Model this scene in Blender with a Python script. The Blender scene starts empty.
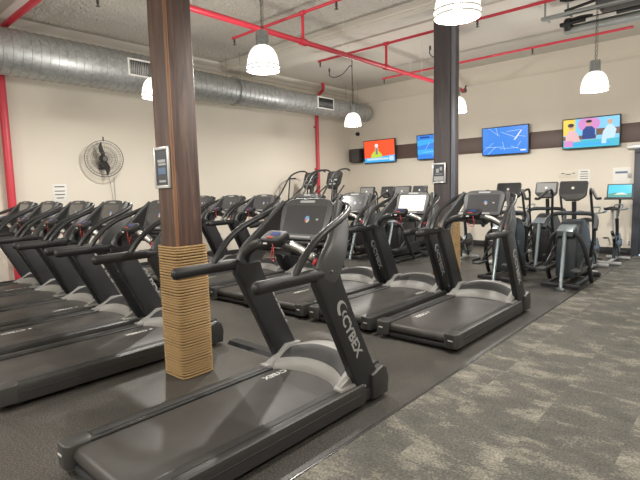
import bpy, bmesh, math, random
from mathutils import Vector, Matrix
random.seed(4)
S = bpy.context.scene
COL = S.collection
PI = math.pi
V = Vector

# ------------------------------------------------------------------ materials
def mat(name, col, rough=.5, metal=0., spec=.5, emit=None, estr=1., bump=None, var=None, coat=0., alpha=1.):
    m = bpy.data.materials.new(name); m.use_nodes = True
    nt = m.node_tree; b = nt.nodes['Principled BSDF']
    b.inputs['Base Color'].default_value = (*col, 1)
    b.inputs['Roughness'].default_value = rough
    b.inputs['Metallic'].default_value = metal
    b.inputs['Specular IOR Level'].default_value = spec
    b.inputs['Coat Weight'].default_value = coat
    b.inputs['Alpha'].default_value = alpha
    if emit:
        b.inputs['Emission Color'].default_value = (*emit, 1); b.inputs['Emission Strength'].default_value = estr
    if bump or var:
        tc = nt.nodes.new('ShaderNodeTexCoord')
        n = nt.nodes.new('ShaderNodeTexNoise'); n.inputs['Scale'].default_value = (bump or var)[0]; n.inputs['Detail'].default_value = 5
        nt.links.new(tc.outputs['Object'], n.inputs['Vector'])
        if bump:
            bp = nt.nodes.new('ShaderNodeBump'); bp.inputs['Strength'].default_value = bump[1]; bp.inputs['Distance'].default_value = .01
            nt.links.new(n.outputs['Fac'], bp.inputs['Height']); nt.links.new(bp.outputs['Normal'], b.inputs['Normal'])
        if var:
            mx = nt.nodes.new('ShaderNodeMix'); mx.data_type = 'RGBA'
            n2 = nt.nodes.new('ShaderNodeTexNoise'); n2.inputs['Scale'].default_value = var[0]; n2.inputs['Detail'].default_value = 6
            nt.links.new(tc.outputs['Object'], n2.inputs['Vector'])
            mx.inputs['A'].default_value = (*[c*(1-var[1]) for c in col], 1)
            mx.inputs['B'].default_value = (*[min(1, c*(1+var[1])) for c in col], 1)
            nt.links.new(n2.outputs['Fac'], mx.inputs['Factor']); nt.links.new(mx.outputs['Result'], b.inputs['Base Color'])
    return m

def nodes(m): return m.node_tree.nodes, m.node_tree.links, m.node_tree.nodes['Principled BSDF']
def ramp(N, stops, interp='LINEAR'):
    r = N.new('ShaderNodeValToRGB'); r.color_ramp.interpolation = interp
    e = r.color_ramp.elements
    e[0].position = stops[0][0]; e[0].color = (*stops[0][1], 1)
    e[1].position = stops[-1][0]; e[1].color = (*stops[-1][1], 1)
    for p, c in stops[1:-1]:
        q = e.new(p); q.color = (*c, 1)
    return r
def mapping(N, L, scale, coord='Object', rot=(0, 0, 0)):
    tc = N.new('ShaderNodeTexCoord'); mp = N.new('ShaderNodeMapping')
    mp.inputs['Scale'].default_value = scale; mp.inputs['Rotation'].default_value = rot
    L.new(tc.outputs[coord], mp.inputs['Vector']); return mp

M = {}
M['plastic'] = mat('black_plastic', (.020, .021, .023), .42, bump=(900, .12))
M['upright'] = mat('painted_upright', (.014, .015, .017), .42, coat=.05)
M['rail'] = mat('rail_plastic', (.030, .030, .029), .38, bump=(600, .1))
M['cap'] = mat('cap_plastic', (.045, .045, .044), .4)
M['belt'] = mat('running_belt', (.050, .047, .043), .46, var=(3, .3), spec=.45)
M['silver'] = mat('silver_paint', (.25, .246, .236), .46, metal=.1, spec=.35, var=(4, .06))
M['panel'] = mat('charcoal_paint', (.062, .064, .066), .42, metal=.1)
M['inset'] = mat('dark_grey_inset', (.03, .03, .031), .55)
M['rubber'] = mat('grip_rubber', (.014, .014, .015), .5)
M['tube'] = mat('handrail_coating', (.020, .021, .022), .36)
M['screen'] = mat('dark_screen', (.05, .052, .056), .16, coat=.5)
M['greyscreen'] = mat('grey_screen', (.20, .20, .20), .3)
M['screenglare'] = mat('glare_screen', (.5, .5, .46), .3, emit=(.93, .88, .74), estr=.62)  # emission stands in for lamp light reflected off the screen
M['chrome'] = mat('brushed_silver', (.62, .62, .6), .28, metal=.85)
M['white'] = mat('white_print', (.62, .62, .60), .5)
M['greyprint'] = mat('grey_print', (.36, .37, .37), .5)
M['red'] = mat('red_plastic', (.38, .03, .035), .45)
M['blueled'] = mat('blue_led', (.01, .02, .08), .3, emit=(.08, .12, .5), estr=.3)
M['redled'] = mat('red_led', (.3, .03, .02), .3, emit=(1, .12, .07), estr=.35)
M['pipe'] = mat('red_pipe_paint', (.56, .035, .06), .4, var=(6, .12))
M['pale'] = mat('pale_grey_plastic', (.42, .44, .44), .4)
M['green'] = mat('tinted_shroud', (.026, .034, .040), .55)
M['steel'] = mat('steel_blue_grey', (.22, .26, .28), .32, metal=.6)
M['paper'] = mat('paper_white', (.72, .72, .69), .7)
M['wire'] = mat('dark_wire', (.09, .09, .09), .4, metal=.5)
M['frame'] = mat('aluminium_frame', (.55, .56, .56), .35, metal=.5)
M['dark'] = mat('dark_print', (.05, .055, .07), .5)
M['zinc'] = mat('zinc_track', (.33, .36, .36), .35, metal=.7, var=(5, .2))
M['trimbrown'] = mat('brown_board', (.105, .07, .062), .5, var=(3, .2))
M['bluegrey'] = mat('blue_grey_strip', (.13, .14, .17), .5)
M['edgestrip'] = mat('metal_edge_strip', (.10, .10, .10), .25, metal=.6)
M['basebl'] = mat('black_baseboard', (.02, .02, .021), .5)

def colmat(name, c, e=1.): return mat(name, tuple(x*.2 for x in c), .25, emit=c, estr=e)

# wall paint
M['wall'] = mat('cream_wall_paint', (.68, .63, .545), .75, var=(.7, .035), bump=(60, .06))
M['soffit'] = mat('cream_ceiling_paint', (.66, .63, .57), .75, var=(.8, .05), bump=(40, .08))
# tin ceiling
m = mat('pressed_tin_paint', (.64, .61, .55), .55); N, L, b = nodes(m)
mp = mapping(N, L, (1, 1, 1))
vor = N.new('ShaderNodeTexVoronoi'); vor.inputs['Scale'].default_value = 9; vor.distance = 'CHEBYCHEV'; vor.inputs['Randomness'].default_value = .25
L.new(mp.outputs[0], vor.inputs['Vector'])
ch = N.new('ShaderNodeTexNoise'); ch.inputs['Scale'].default_value = 25
L.new(mp.outputs[0], ch.inputs['Vector'])
ad = N.new('ShaderNodeMath'); ad.operation = 'ADD'
L.new(vor.outputs['Distance'], ad.inputs[0]); L.new(ch.outputs['Fac'], ad.inputs[1])
bp = N.new('ShaderNodeBump'); bp.inputs['Strength'].default_value = 1; bp.inputs['Distance'].default_value = .06
L.new(ad.outputs[0], bp.inputs['Height']); L.new(bp.outputs[0], b.inputs['Normal'])
M['tin'] = m
# rubber gym floor with flecks
m = mat('rubber_floor', (.05, .05, .052), .42); N, L, b = nodes(m)
mp = mapping(N, L, (1, 1, 1))
n1 = N.new('ShaderNodeTexNoise'); n1.inputs['Scale'].default_value = 110; n1.inputs['Detail'].default_value = 2
n2 = N.new('ShaderNodeTexNoise'); n2.inputs['Scale'].default_value = 1.6; n2.inputs['Detail'].default_value = 6
L.new(mp.outputs[0], n1.inputs['Vector']); L.new(mp.outputs[0], n2.inputs['Vector'])
r1 = ramp(N, [(.0, (.028, .027, .026)), (.53, (.046, .044, .041)), (.62, (.15, .14, .12)), (1, (.18, .17, .15))])
L.new(n1.outputs['Fac'], r1.inputs[0])
r2 = ramp(N, [(.3, (.82, .82, .82)), (.7, (1.18, 1.16, 1.12))]); L.new(n2.outputs['Fac'], r2.inputs[0])
mx = N.new('ShaderNodeMix'); mx.data_type = 'RGBA'; mx.blend_type = 'MULTIPLY'; mx.inputs['Factor'].default_value = 1
L.new(r1.outputs[0], mx.inputs['A']); L.new(r2.outputs[0], mx.inputs['B']); L.new(mx.outputs['Result'], b.inputs['Base Color'])
rr = ramp(N, [(.3, (.36,)*3), (.7, (.5,)*3)]); L.new(n2.outputs['Fac'], rr.inputs[0]); L.new(rr.outputs[0], b.inputs['Roughness'])
M['floor'] = m
# patterned carpet planks
m = mat('patterned_carpet', (.2, .18, .15), .95, spec=.1); N, L, b = nodes(m)
tc = N.new('ShaderNodeTexCoord')
sep = N.new('ShaderNodeSeparateXYZ'); L.new(tc.outputs['Object'], sep.inputs[0])
def mth(op, a, bb=None):
    q = N.new('ShaderNodeMath'); q.operation = op
    for i, x in enumerate((a, bb)):
        if x is None: continue
        if isinstance(x, (int, float)): q.inputs[i].default_value = x
        else: L.new(x, q.inputs[i])
    return q.outputs[0]
row = mth('FLOOR', mth('MULTIPLY', sep.outputs[0], 1/.5))
colm = mth('FLOOR', mth('ADD', mth('MULTIPLY', sep.outputs[1], 1/1.0), mth('MULTIPLY', row, .5)))
wn = N.new('ShaderNodeTexWhiteNoise'); wn.noise_dimensions = '2D'
cmb = N.new('ShaderNodeCombineXYZ'); L.new(row, cmb.inputs[0]); L.new(colm, cmb.inputs[1]); L.new(cmb.outputs[0], wn.inputs['Vector'])
off = N.new('ShaderNodeVectorMath'); off.operation = 'MULTIPLY_ADD'
L.new(wn.outputs['Color'], off.inputs[0]); off.inputs[1].default_value = (7, 7, 7)
mp = N.new('ShaderNodeMapping'); mp.inputs['Scale'].default_value = (1.5, 2.5, 1); L.new(tc.outputs['Object'], mp.inputs['Vector'])
L.new(mp.outputs[0], off.inputs[2])
n1 = N.new('ShaderNodeTexNoise'); n1.inputs['Scale'].default_value = 1.9; n1.inputs['Detail'].default_value = 7; n1.inputs['Roughness'].default_value = .66
L.new(off.outputs[0], n1.inputs['Vector'])
fine = N.new('ShaderNodeTexNoise'); fine.inputs['Scale'].default_value = 70; fine.inputs['Detail'].default_value = 3; L.new(tc.outputs['Object'], fine.inputs['Vector'])
mixf = mth('ADD', mth('MULTIPLY', n1.outputs['Fac'], .84), mth('MULTIPLY', fine.outputs['Fac'], .16))
mixf = mth('ADD', mixf, mth('MULTIPLY', mth('SUBTRACT', wn.outputs['Value'], .5), .05))
r1 = ramp(N, [(.30, (.088, .086, .078)), (.50, (.118, .114, .102)), (.55, (.175, .166, .142)), (.68, (.27, .253, .212))])
L.new(mixf, r1.inputs[0])
fr = ramp(N, [(.3, (.72,)*3), (.7, (1.25,)*3)]); L.new(fine.outputs['Fac'], fr.inputs[0])
mx = N.new('ShaderNodeMix'); mx.data_type = 'RGBA'; mx.blend_type = 'MULTIPLY'; mx.inputs['Factor'].default_value = 1
L.new(r1.outputs[0], mx.inputs['A']); L.new(fr.outputs[0], mx.inputs['B']); L.new(mx.outputs['Result'], b.inputs['Base Color'])
bp = N.new('ShaderNodeBump'); bp.inputs['Strength'].default_value = .5; bp.inputs['Distance'].default_value = .006
L.new(fine.outputs['Fac'], bp.inputs['Height']); L.new(bp.outputs[0], b.inputs['Normal'])
M['carpet'] = m
# wood column
def wood(name, c1, c2, c3):
    m = mat(name, c2, .5); N, L, b = nodes(m)
    mp = mapping(N, L, (7, 7, .6))
    n1 = N.new('ShaderNodeTexNoise'); n1.inputs['Scale'].default_value = 2.2; n1.inputs['Distortion'].default_value = .8; n1.inputs['Detail'].default_value = 8; n1.inputs['Roughness'].default_value = .65
    L.new(mp.outputs[0], n1.inputs['Vector'])
    r = ramp(N, [(.3, c1), (.52, c2), (.72, c3)]); L.new(n1.outputs['Fac'], r.inputs[0]); L.new(r.outputs[0], b.inputs['Base Color'])
    bp = N.new('ShaderNodeBump'); bp.inputs['Strength'].default_value = .5; bp.inputs['Distance'].default_value = .01
    L.new(n1.outputs['Fac'], bp.inputs['Height']); L.new(bp.outputs[0], b.inputs['Normal'])
    return m
M['wood'] = wood('dark_timber', (.03, .015, .011), (.082, .042, .030), (.16, .09, .066))
M['wood2'] = wood('painted_timber', (.04, .032, .035), (.058, .046, .048), (.085, .07, .07))
M['woodedge'] = wood('worn_timber_edge', (.14, .06, .03), (.24, .12, .06), (.33, .18, .10))
# rope
m = mat('jute_rope', (.50, .31, .12), .85); N, L, b = nodes(m)
mp = mapping(N, L, (1, 1, 1), rot=(.5, .5, 0))
w = N.new('ShaderNodeTexWave'); w.inputs['Scale'].default_value = 95; w.inputs['Distortion'].default_value = .6
L.new(mp.outputs[0], w.inputs['Vector'])
r = ramp(N, [(.1, (.26, .15, .055)), (.5, (.52, .33, .14)), (1, (.74, .51, .26))]); L.new(w.outputs['Fac'], r.inputs[0]); L.new(r.outputs[0], b.inputs['Base Color'])
bp = N.new('ShaderNodeBump'); bp.inputs['Strength'].default_value = .7; bp.inputs['Distance'].default_value = .006
L.new(w.outputs['Fac'], bp.inputs['Height']); L.new(bp.outputs[0], b.inputs['Normal'])
M['rope'] = m
# galvanised duct
m = mat('galvanised_duct', (.42, .44, .44), .45, metal=.6); N, L, b = nodes(m)
mp = mapping(N, L, (1, 1, 1))
v = N.new('ShaderNodeTexVoronoi'); v.inputs['Scale'].default_value = 22; L.new(mp.outputs[0], v.inputs['Vector'])
n = N.new('ShaderNodeTexNoise'); n.inputs['Scale'].default_value = 2.5; n.inputs['Detail'].default_value = 5; L.new(mp.outputs[0], n.inputs['Vector'])
r = ramp(N, [(0, (.33, .345, .345)), (1, (.47, .485, .48))]); L.new(v.outputs['Color'], r.inputs[0]); L.new(r.outputs[0], b.inputs['Base Color'])
r = ramp(N, [(.3, (.42,)*3), (.7, (.52,)*3)]); L.new(n.outputs['Fac'], r.inputs[0]); L.new(r.outputs[0], b.inputs['Roughness'])
M['duct'] = m
# lamp shade: prismatic acrylic lit from within
m = bpy.data.materials.new('glowing_acrylic'); m.use_nodes = True; nt = m.node_tree; nt.nodes.clear()
o_ = nt.nodes.new('ShaderNodeOutputMaterial'); e_ = nt.nodes.new('ShaderNodeEmission'); t_ = nt.nodes.new('ShaderNodeBsdfTransparent'); x_ = nt.nodes.new('ShaderNodeMixShader')
e_.inputs[0].default_value = (1, .96, .87, 1); e_.inputs[1].default_value = 2.6; x_.inputs[0].default_value = .36
nt.links.new(t_.outputs[0], x_.inputs[1]); nt.links.new(e_.outputs[0], x_.inputs[2]); nt.links.new(x_.outputs[0], o_.inputs[0])
M['shade'] = m
M['bulb'] = mat('bulb_glow', (1, 1, 1), .5, emit=(1, .96, .86), estr=9)
M['rim'] = mat('shade_rim', (.42, .40, .35), .4)
# door glass
m = mat('door_glass', (.9, .95, 1), .03); m.node_tree.nodes['Principled BSDF'].inputs['Transmission Weight'].default_value = 1
m.node_tree.nodes['Principled BSDF'].inputs['IOR'].default_value = 1.1
M['glass'] = m

# ------------------------------------------------------------------ mesh helpers
def smooth_path(pts, sub=6, closed=False):
    pts = [V(p) for p in pts]
    if len(pts) < 3: return pts
    out = []
    n = len(pts)
    rng = range(n) if closed else range(n-1)
    for i in rng:
        p1, p2 = pts[i], pts[(i+1) % n]
        p0 = pts[(i-1) % n] if (closed or i > 0) else p1*2-p2
        p3 = pts[(i+2) % n] if (closed or i < n-2) else p2*2-p1
        for k in range(sub):
            t = k/sub
            out.append(.5*((2*p1)+(p2-p0)*t+(2*p0-5*p1+4*p2-p3)*t*t+(3*p1-p0-3*p2+p3)*t**3))
    if not closed: out.append(pts[-1])
    return out

class MB:
    def __init__(s): s.bm = bmesh.new(); s.mi = 0
    def _merge(s, tmp):
        vm = {v: s.bm.verts.new(v.co) for v in tmp.verts}
        for f in tmp.faces:
            try:
                g = s.bm.faces.new([vm[v] for v in f.verts]); g.material_index = s.mi
            except ValueError: pass
        tmp.free()
    def box(s, c, size, bev=0., rot=None, seg=2):
        t = bmesh.new(); bmesh.ops.create_cube(t, size=1)
        bmesh.ops.scale(t, verts=t.verts, vec=V(size))
        if bev: bmesh.ops.bevel(t, geom=t.edges[:], offset=bev, segments=seg, affect='EDGES', profile=.5, clamp_overlap=True)
        if rot is not None: bmesh.ops.transform(t, matrix=rot.to_4x4(), verts=t.verts)
        bmesh.ops.translate(t, verts=t.verts, vec=V(c)); s._merge(t); return s
    def prism(s, prof, x0, x1, axis='x', bev=0., mtx=None, seg=2):
        """prof: list of 2-D points; extruded along axis. axis x: (y,z); y: (x,z); z: (x,y)"""
        t = bmesh.new()
        f = {'x': lambda p, w: (w, p[0], p[1]), 'y': lambda p, w: (p[0], w, p[1]), 'z': lambda p, w: (p[0], p[1], w)}[axis]
        a = [t.verts.new(f(p, x0)) for p in prof]; b = [t.verts.new(f(p, x1)) for p in prof]
        n = len(prof)
        fa = t.faces.new(a[::-1]); fb = t.faces.new(b)
        for i in range(n): t.faces.new((a[i], a[(i+1) % n], b[(i+1) % n], b[i]))
        bmesh.ops.recalc_face_normals(t, faces=t.faces)
        if bev:
            es = set(fa.edges) | set(fb.edges)
            bmesh.ops.bevel(t, geom=list(es), offset=bev, segments=seg, affect='EDGES', profile=.5, clamp_overlap=True)
        if mtx is not None: bmesh.ops.transform(t, matrix=mtx, verts=t.verts)
        s._merge(t); return s
    def rings(s, rs, closed=False, caps=True):
        vs = [[s.bm.verts.new(p) for p in r] for r in rs]
        n = len(rs[0]); m = len(rs)
        for i in range(m if closed else m-1):
            A, B = vs[i], vs[(i+1) % m]
            for k in range(n):
                f = s.bm.faces.new((A[k], A[(k+1) % n], B[(k+1) % n], B[k])); f.material_index = s.mi
        if caps and not closed:
            for r in (vs[0][::-1], vs[-1]):
                f = s.bm.faces.new(r); f.material_index = s.mi
        return s
    def tube(s, pts, r, sub=5, n=10, closed=False, r2=None, round_ends=False, ref=None):
        P = smooth_path(pts, sub, closed); m = len(P)
        rad = r if callable(r) else (lambda t: r)
        T = []
        for i in range(m):
            a = P[(i-1) % m] if (closed or i > 0) else P[i]; b = P[(i+1) % m] if (closed or i < m-1) else P[i]
            T.append((b-a).normalized())
        up = V(ref) if ref else (V((0, 0, 1)) if abs(T[0].z) < .9 else V((0, 1, 0)))
        nrm = (up-T[0]*up.dot(T[0])).normalized()
        rs = []
        if round_ends and not closed:
            P2, T2, K = [], [], []
            e = rad(0)
            for a in (80, 55, 30): P2.append(P[0]-T[0]*e*math.sin(math.radians(a))); T2.append(T[0]); K.append(math.cos(math.radians(a)))
            for i in range(m): P2.append(P[i]); T2.append(T[i]); K.append(1)
            e = rad(1)
            for a in (30, 55, 80): P2.append(P[-1]+T[-1]*e*math.sin(math.radians(a))); T2.append(T[-1]); K.append(math.cos(math.radians(a)))
            P, T = P2, T2
        else: K = [1]*m
        m = len(P)
        for i in range(m):
            nrm = (nrm-T[i]*nrm.dot(T[i])).normalized(); bn = T[i].cross(nrm)
            q = rad(i/max(1, m-1))*K[i]; q2 = (r2*K[i]) if r2 else q
            rs.append([P[i]+nrm*math.cos(2*PI*k/n)*q2+bn*math.sin(2*PI*k/n)*q for k in range(n)])
        return s.rings(rs, closed)
    def cyl(s, a, b, r, n=16, rb=None):
        a, b = V(a), V(b); t = (b-a).normalized(); u = V((0, 0, 1)) if abs(t.z) < .9 else V((1, 0, 0))
        u = (u-t*u.dot(t)).normalized(); w = t.cross(u); rb = r if rb is None else rb
        return s.rings([[p+(u*math.cos(2*PI*k/n)+w*math.sin(2*PI*k/n))*q for k in range(n)] for p, q in ((a, r), (b, rb))])
    def lathe(s, prof, c=(0, 0, 0), n=28, closed_prof=True, axis='z'):
        c = V(c); f = {'z': lambda r, h, a: V((r*math.cos(a), r*math.sin(a), h)), 'x': lambda r, h, a: V((h, r*math.cos(a), r*math.sin(a))), 'y': lambda r, h, a: V((r*math.sin(a), h, r*math.cos(a)))}[axis]
        rs = [[c+f(r, h, 2*PI*k/n) for r, h in prof] for k in range(n)]
        vs = [[s.bm.verts.new(p) for p in r] for r in rs]; q = len(prof)
        for i in range(n):
            A, B = vs[i], vs[(i+1) % n]
            for k in range(q if closed_prof else q-1):
                g = s.bm.faces.new((A[k], A[(k+1) % q], B[(k+1) % q], B[k])); g.material_index = s.mi
        return s
    def text(s, body, height, length, mtx, depth=.0015):
        cu = bpy.data.curves.new('t', 'FONT'); cu.body = body; cu.size = 1; cu.extrude = .01; cu.offset = .026; cu.resolution_u = 2
        o = bpy.data.objects.new('t', cu); COL.objects.link(o)
        dg = bpy.context.evaluated_depsgraph_get(); me = bpy.data.meshes.new_from_object(o.evaluated_get(dg))
        xs = [v.co.x for v in me.vertices]; ys = [v.co.y for v in me.vertices]
        sx = length/(max(xs)-min(xs)) if length else height/(max(ys)-min(ys)); sy = height/(max(ys)-min(ys))
        t = bmesh.new(); t.from_mesh(me)
        for v in t.verts: v.co = V(((v.co.x-min(xs))*sx, (v.co.y-min(ys))*sy, (v.co.z/.01)*depth))
        bmesh.ops.transform(t, matrix=mtx, verts=t.verts); s._merge(t)
        bpy.data.objects.remove(o); bpy.data.curves.remove(cu); bpy.data.meshes.remove(me); return s
    def build(s, name, m, parent=None, ang=35, subsurf=0):
        bmesh.ops.recalc_face_normals(s.bm, faces=s.bm.faces)
        me = bpy.data.meshes.new(name); s.bm.to_mesh(me); s.bm.free()
        for k in (m if isinstance(m, (list, tuple)) else [m]): me.materials.append(M[k] if isinstance(k, str) else k)
        for p in me.polygons: p.use_smooth = True
        me.set_sharp_from_angle(angle=math.radians(ang))
        o = bpy.data.objects.new(name, me); COL.objects.link(o)
        if parent is not None: o.parent = parent
        return o

def frame_mtx(o, xdir, ydir):
    x = V(xdir).normalized(); y = V(ydir); y = (y-x*y.dot(x)).normalized(); z = x.cross(y)
    m = Matrix.Identity(4)
    for i in range(3): m[i][0], m[i][1], m[i][2], m[i][3] = x[i], y[i], z[i], o[i]
    return m
def rrect(w, h, r, n=5, cx=0, cy=0, rt=None):
    """rounded rectangle outline; rt = radius of the two upper corners"""
    out = []
    for (sx, sy, a0) in ((1, 1, 0), (-1, 1, 90), (-1, -1, 180), (1, -1, 270)):
        q = rt if (rt and sy > 0) else r
        for k in range(n+1):
            a = math.radians(a0+90*k/n); out.append((cx+sx*(w/2-q)+q*math.cos(a), cy+sy*(h/2-q)+q*math.sin(a)))
    return out
def tag(o, label=None, cat=None, group=None, kind=None):
    if label: o['label'] = label
    if cat: o['category'] = cat
    if group: o['group'] = group
    if kind: o['kind'] = kind
    return o
def empty(name, loc=(0, 0, 0), rz=0):
    o = bpy.data.objects.new(name, None); COL.objects.link(o); o.location = loc; o.rotation_euler = (0, 0, rz); o.empty_display_size = .1
    return o
def kids(o): return [c for c in bpy.data.objects if c.parent == o]
def copy_tree(o, parent=None):
    c = o.copy(); COL.objects.link(c); c.parent = parent
    for k in kids(o): copy_tree(k, c)
    return c
def struct(name, mb, m): return tag(mb.build(name, m), kind='structure')

# ------------------------------------------------------------------ room
XL, YB, ZC, XR, YF = -9.6, 12.2, 4.62, 5.0, -3.5
EDGE = -1.82
struct('floor', MB().box(((XL+EDGE)/2, (YF+YB)/2, -.05), (EDGE-XL, YB-YF, .1)), 'floor')
struct('floor.001', MB().box(((XR+EDGE)/2, (YF+YB)/2, -.048), (XR-EDGE, YB-YF, .1)), 'carpet')
struct('trim_1', MB().box((EDGE, (YF+YB)/2, .003), (.022, YB-YF, .008), .002), 'edgestrip')
struct('wall_left', MB().box((XL-.1, (YF+YB)/2, ZC/2), (.2, YB-YF+.4, ZC)), 'wall')
DX0, DX1, DZ = -1.78, -.75, 2.2
wb = MB()
wb.box(((XL+DX0)/2, YB+.1, ZC/2), (DX0-XL, .2, ZC)); wb.box(((DX1+XR)/2, YB+.1, ZC/2), (XR-DX1, .2, ZC)); wb.box(((DX0+DX1)/2, YB+.1, (DZ+ZC)/2), (DX1-DX0, .2, ZC-DZ))
struct('wall_back', wb, 'wall')
struct('wall_right', MB().box((XR+.1, (YF+YB)/2, ZC/2), (.2, YB-YF+.4, ZC)), 'wall')
struct('wall_front', MB().box(((XL+XR)/2, YF-.1, ZC/2), (XR-XL, .2, ZC)), 'wall')
struct('ceiling', MB().box(((XL+XR)/2, (YF+7.2)/2, ZC+.05), (XR-XL, 7.2-YF, .1)), 'tin')
struct('ceiling.001', MB().box(((XL+XR)/2, (7.2+YB)/2, ZC+.05), (XR-XL, YB-7.2, .1)), 'soffit')
# boxed beam across the room over the far column and one over the near column
def beam(n, y0, y1, z0):
    b = MB().box(((XL+XR)/2, (y0+y1)/2, (z0+ZC)/2), (XR-XL, y1-y0, ZC-z0))
    for y, sg in ((y0, -1), (y1, 1)):
        b.prism([(y, ZC), (y+sg*.11, ZC), (y+sg*.10, ZC-.02), (y+sg*.03, ZC-.06), (y+sg*.02, ZC-.09), (y, ZC-.10)], XL, XR)
    struct('trim_%d' % n, b, 'soffit')
beam(2, 7.3, 8.2, 4.45); beam(3, 1.9, 2.72, 4.45)
# crown along the left wall and the ledge lines
struct('trim_4', MB().prism([(XL, ZC), (XL+.16, ZC), (XL+.15, ZC-.03), (XL+.05, ZC-.11), (XL+.03, ZC-.18), (XL, ZC-.2)], YF, YB, 'y'), 'soffit')
struct('trim_5', MB().prism([(YB, 4.24), (YB-.05, 4.24), (YB-.05, 4.2), (YB-.02, 4.17), (YB, 4.15)], XL, XR), 'wall')
struct('trim_6', MB().box(((XL+XR)/2, YB-.02, 2.63), (XR-XL, .04, .40), .006), 'trimbrown')
struct('baseboard_back', MB().box(((XL+DX0-.1)/2, YB-.01, .075), (DX0-.1-XL, .02, .15), .004), 'basebl')
struct('baseboard_left', MB().box((XL+.01, (YF+YB)/2, .075), (.02, YB-YF, .15), .004), 'basebl')
# glazed door in the back wall
d = MB()
for x in (DX0-.03, DX1+.03): d.box((x, YB-.01, DZ/2), (.14, .16, DZ), .005)
d.box(((DX0+DX1)/2, YB-.01, DZ+.03), (DX1-DX0+.2, .16, .1), .005)
dr = struct('door_1', d, 'dark')
dl = MB()
for x in (DX0+.08, DX1-.08): dl.box((x, YB+.04, DZ/2), (.08, .05, DZ-.04), .004)
for z in (.12, DZ-.08, 1.0): dl.box(((DX0+DX1)/2, YB+.04, z), (DX1-DX0-.24, .05, .1 if z != .12 else .2), .004)
dl.build('door_leaf', 'steel', dr)
MB().box(((DX0+DX1)/2, YB+.04, DZ/2), (DX1-DX0-.2, .008, DZ-.2)).build('glass_pane', 'glass', dr)
MB().tube([(DX1-.12, YB-.01, 1.0), (DX1-.12, YB-.06, 1.02), (DX1-.12, YB-.06, 1.22), (DX1-.12, YB-.01, 1.24)], .012).build('door_handle', 'chrome', dr)

# ------------------------------------------------------------------ columns
def column(x, y, w, ztop, rz, wm, name, label, edge=True):
    t = tag(empty(name, (x, y, 0)), label, 'column')
    b = MB()
    # slightly irregular hewn post
    rs = []
    zs = [0, .6, 1.2, 1.8, 2.4, 3.0, 3.6, ztop]
    rnd = random.Random(7)
    for z in zs:
        dx, dy = rnd.uniform(-.006, .006), rnd.uniform(-.006, .006)
        rs.append([V((px+dx, py+dy, z)) for px, py in rrect(w, w, .022, 3)])
    b.rings(rs); b.build('post', wm, t, 30)
    if edge:
        MB().tube([(w/2-.012, -w/2+.012, z) for z in (1.1, 2, 3, ztop)], .0155, 3, 8).build('worn_edge', 'woodedge', t)
    rw = w+.05; r = MB(); k = 0; z = .012; rr = .0100
    while z < rz:
        ww = rw+random.uniform(-.001, .001)
        o = [(px, py, z+.002*math.sin(k)) for px, py in rrect(ww, ww, .045, 4)]
        r.tube(o, rr, 1, 7, closed=True); z += .0236; k += 1
    r.build('rope_wrap', 'rope', t, 60)
    return t
C1 = (-3.69, 2.30)
column(*C1, .262, 4.45, 1.155, 'wood', 'wooden_column', 'rough dark timber column wrapped in coiled rope below, nearest the camera')
C2 = (-3.845, 7.50)
c2 = column(*C2, .31, 4.45, 1.0, 'wood2', 'wooden_column', 'dark painted column behind the front treadmills, tan rope around its foot', False)
MB().box((.172, -.10, 2.6), (.03, .10, 3.6), .006).build('conduit', 'bluegrey', c2)  # narrow blue-grey strip down the column's right-hand face
def wall_frame(x, y, z, w, h, label, body):
    t = tag(empty('picture_frame', (x, y, z)), label, 'notice')
    f = MB()
    for sx in (-1, 1): f.box((sx*(w/2-.0125), 0, 0), (.025, .022, h), .003)
    for sz in (-1, 1): f.box((0, 0, sz*(h/2-.0125)), (w-.05, .022, .025), .003)
    f.build('frame', 'frame', t)
    p = MB(); p.box((0, .003, 0), (w-.05, .006, h-.05))
    for (cx, cz, cw, chh, mi) in body:
        p.mi = mi; p.box((cx*w, -.0015, cz*h), (cw*w, .003, chh*h))
    p.build('notice_sheet', ['dark', 'greyprint', bluep], t)
    return t
bluep = mat('blue_print', (.10, .16, .26), .5)
wall_frame(C1[0]-.015, C1[1]-.143, 1.815, .235, .345, 'small framed notice on the near timber column, dark with a blue block',
           [(-.02, .16, .5, .07, 1), (.02, .08, .5, .05, 1), (0, -.08, .5, .16, 2), (0, -.33, .45, .05, 1)])
wall_frame(C2[0]-.04, C2[1]-.185, 1.815, .25, .33, 'small framed grey and white notice on the far dark column',
           [(0, -.27, .7, .22, 1), (-.1, .12, .2, .2, 1), (.15, .22, .16, .16, 1), (0, -.05, .5, .03, 1)])

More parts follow.
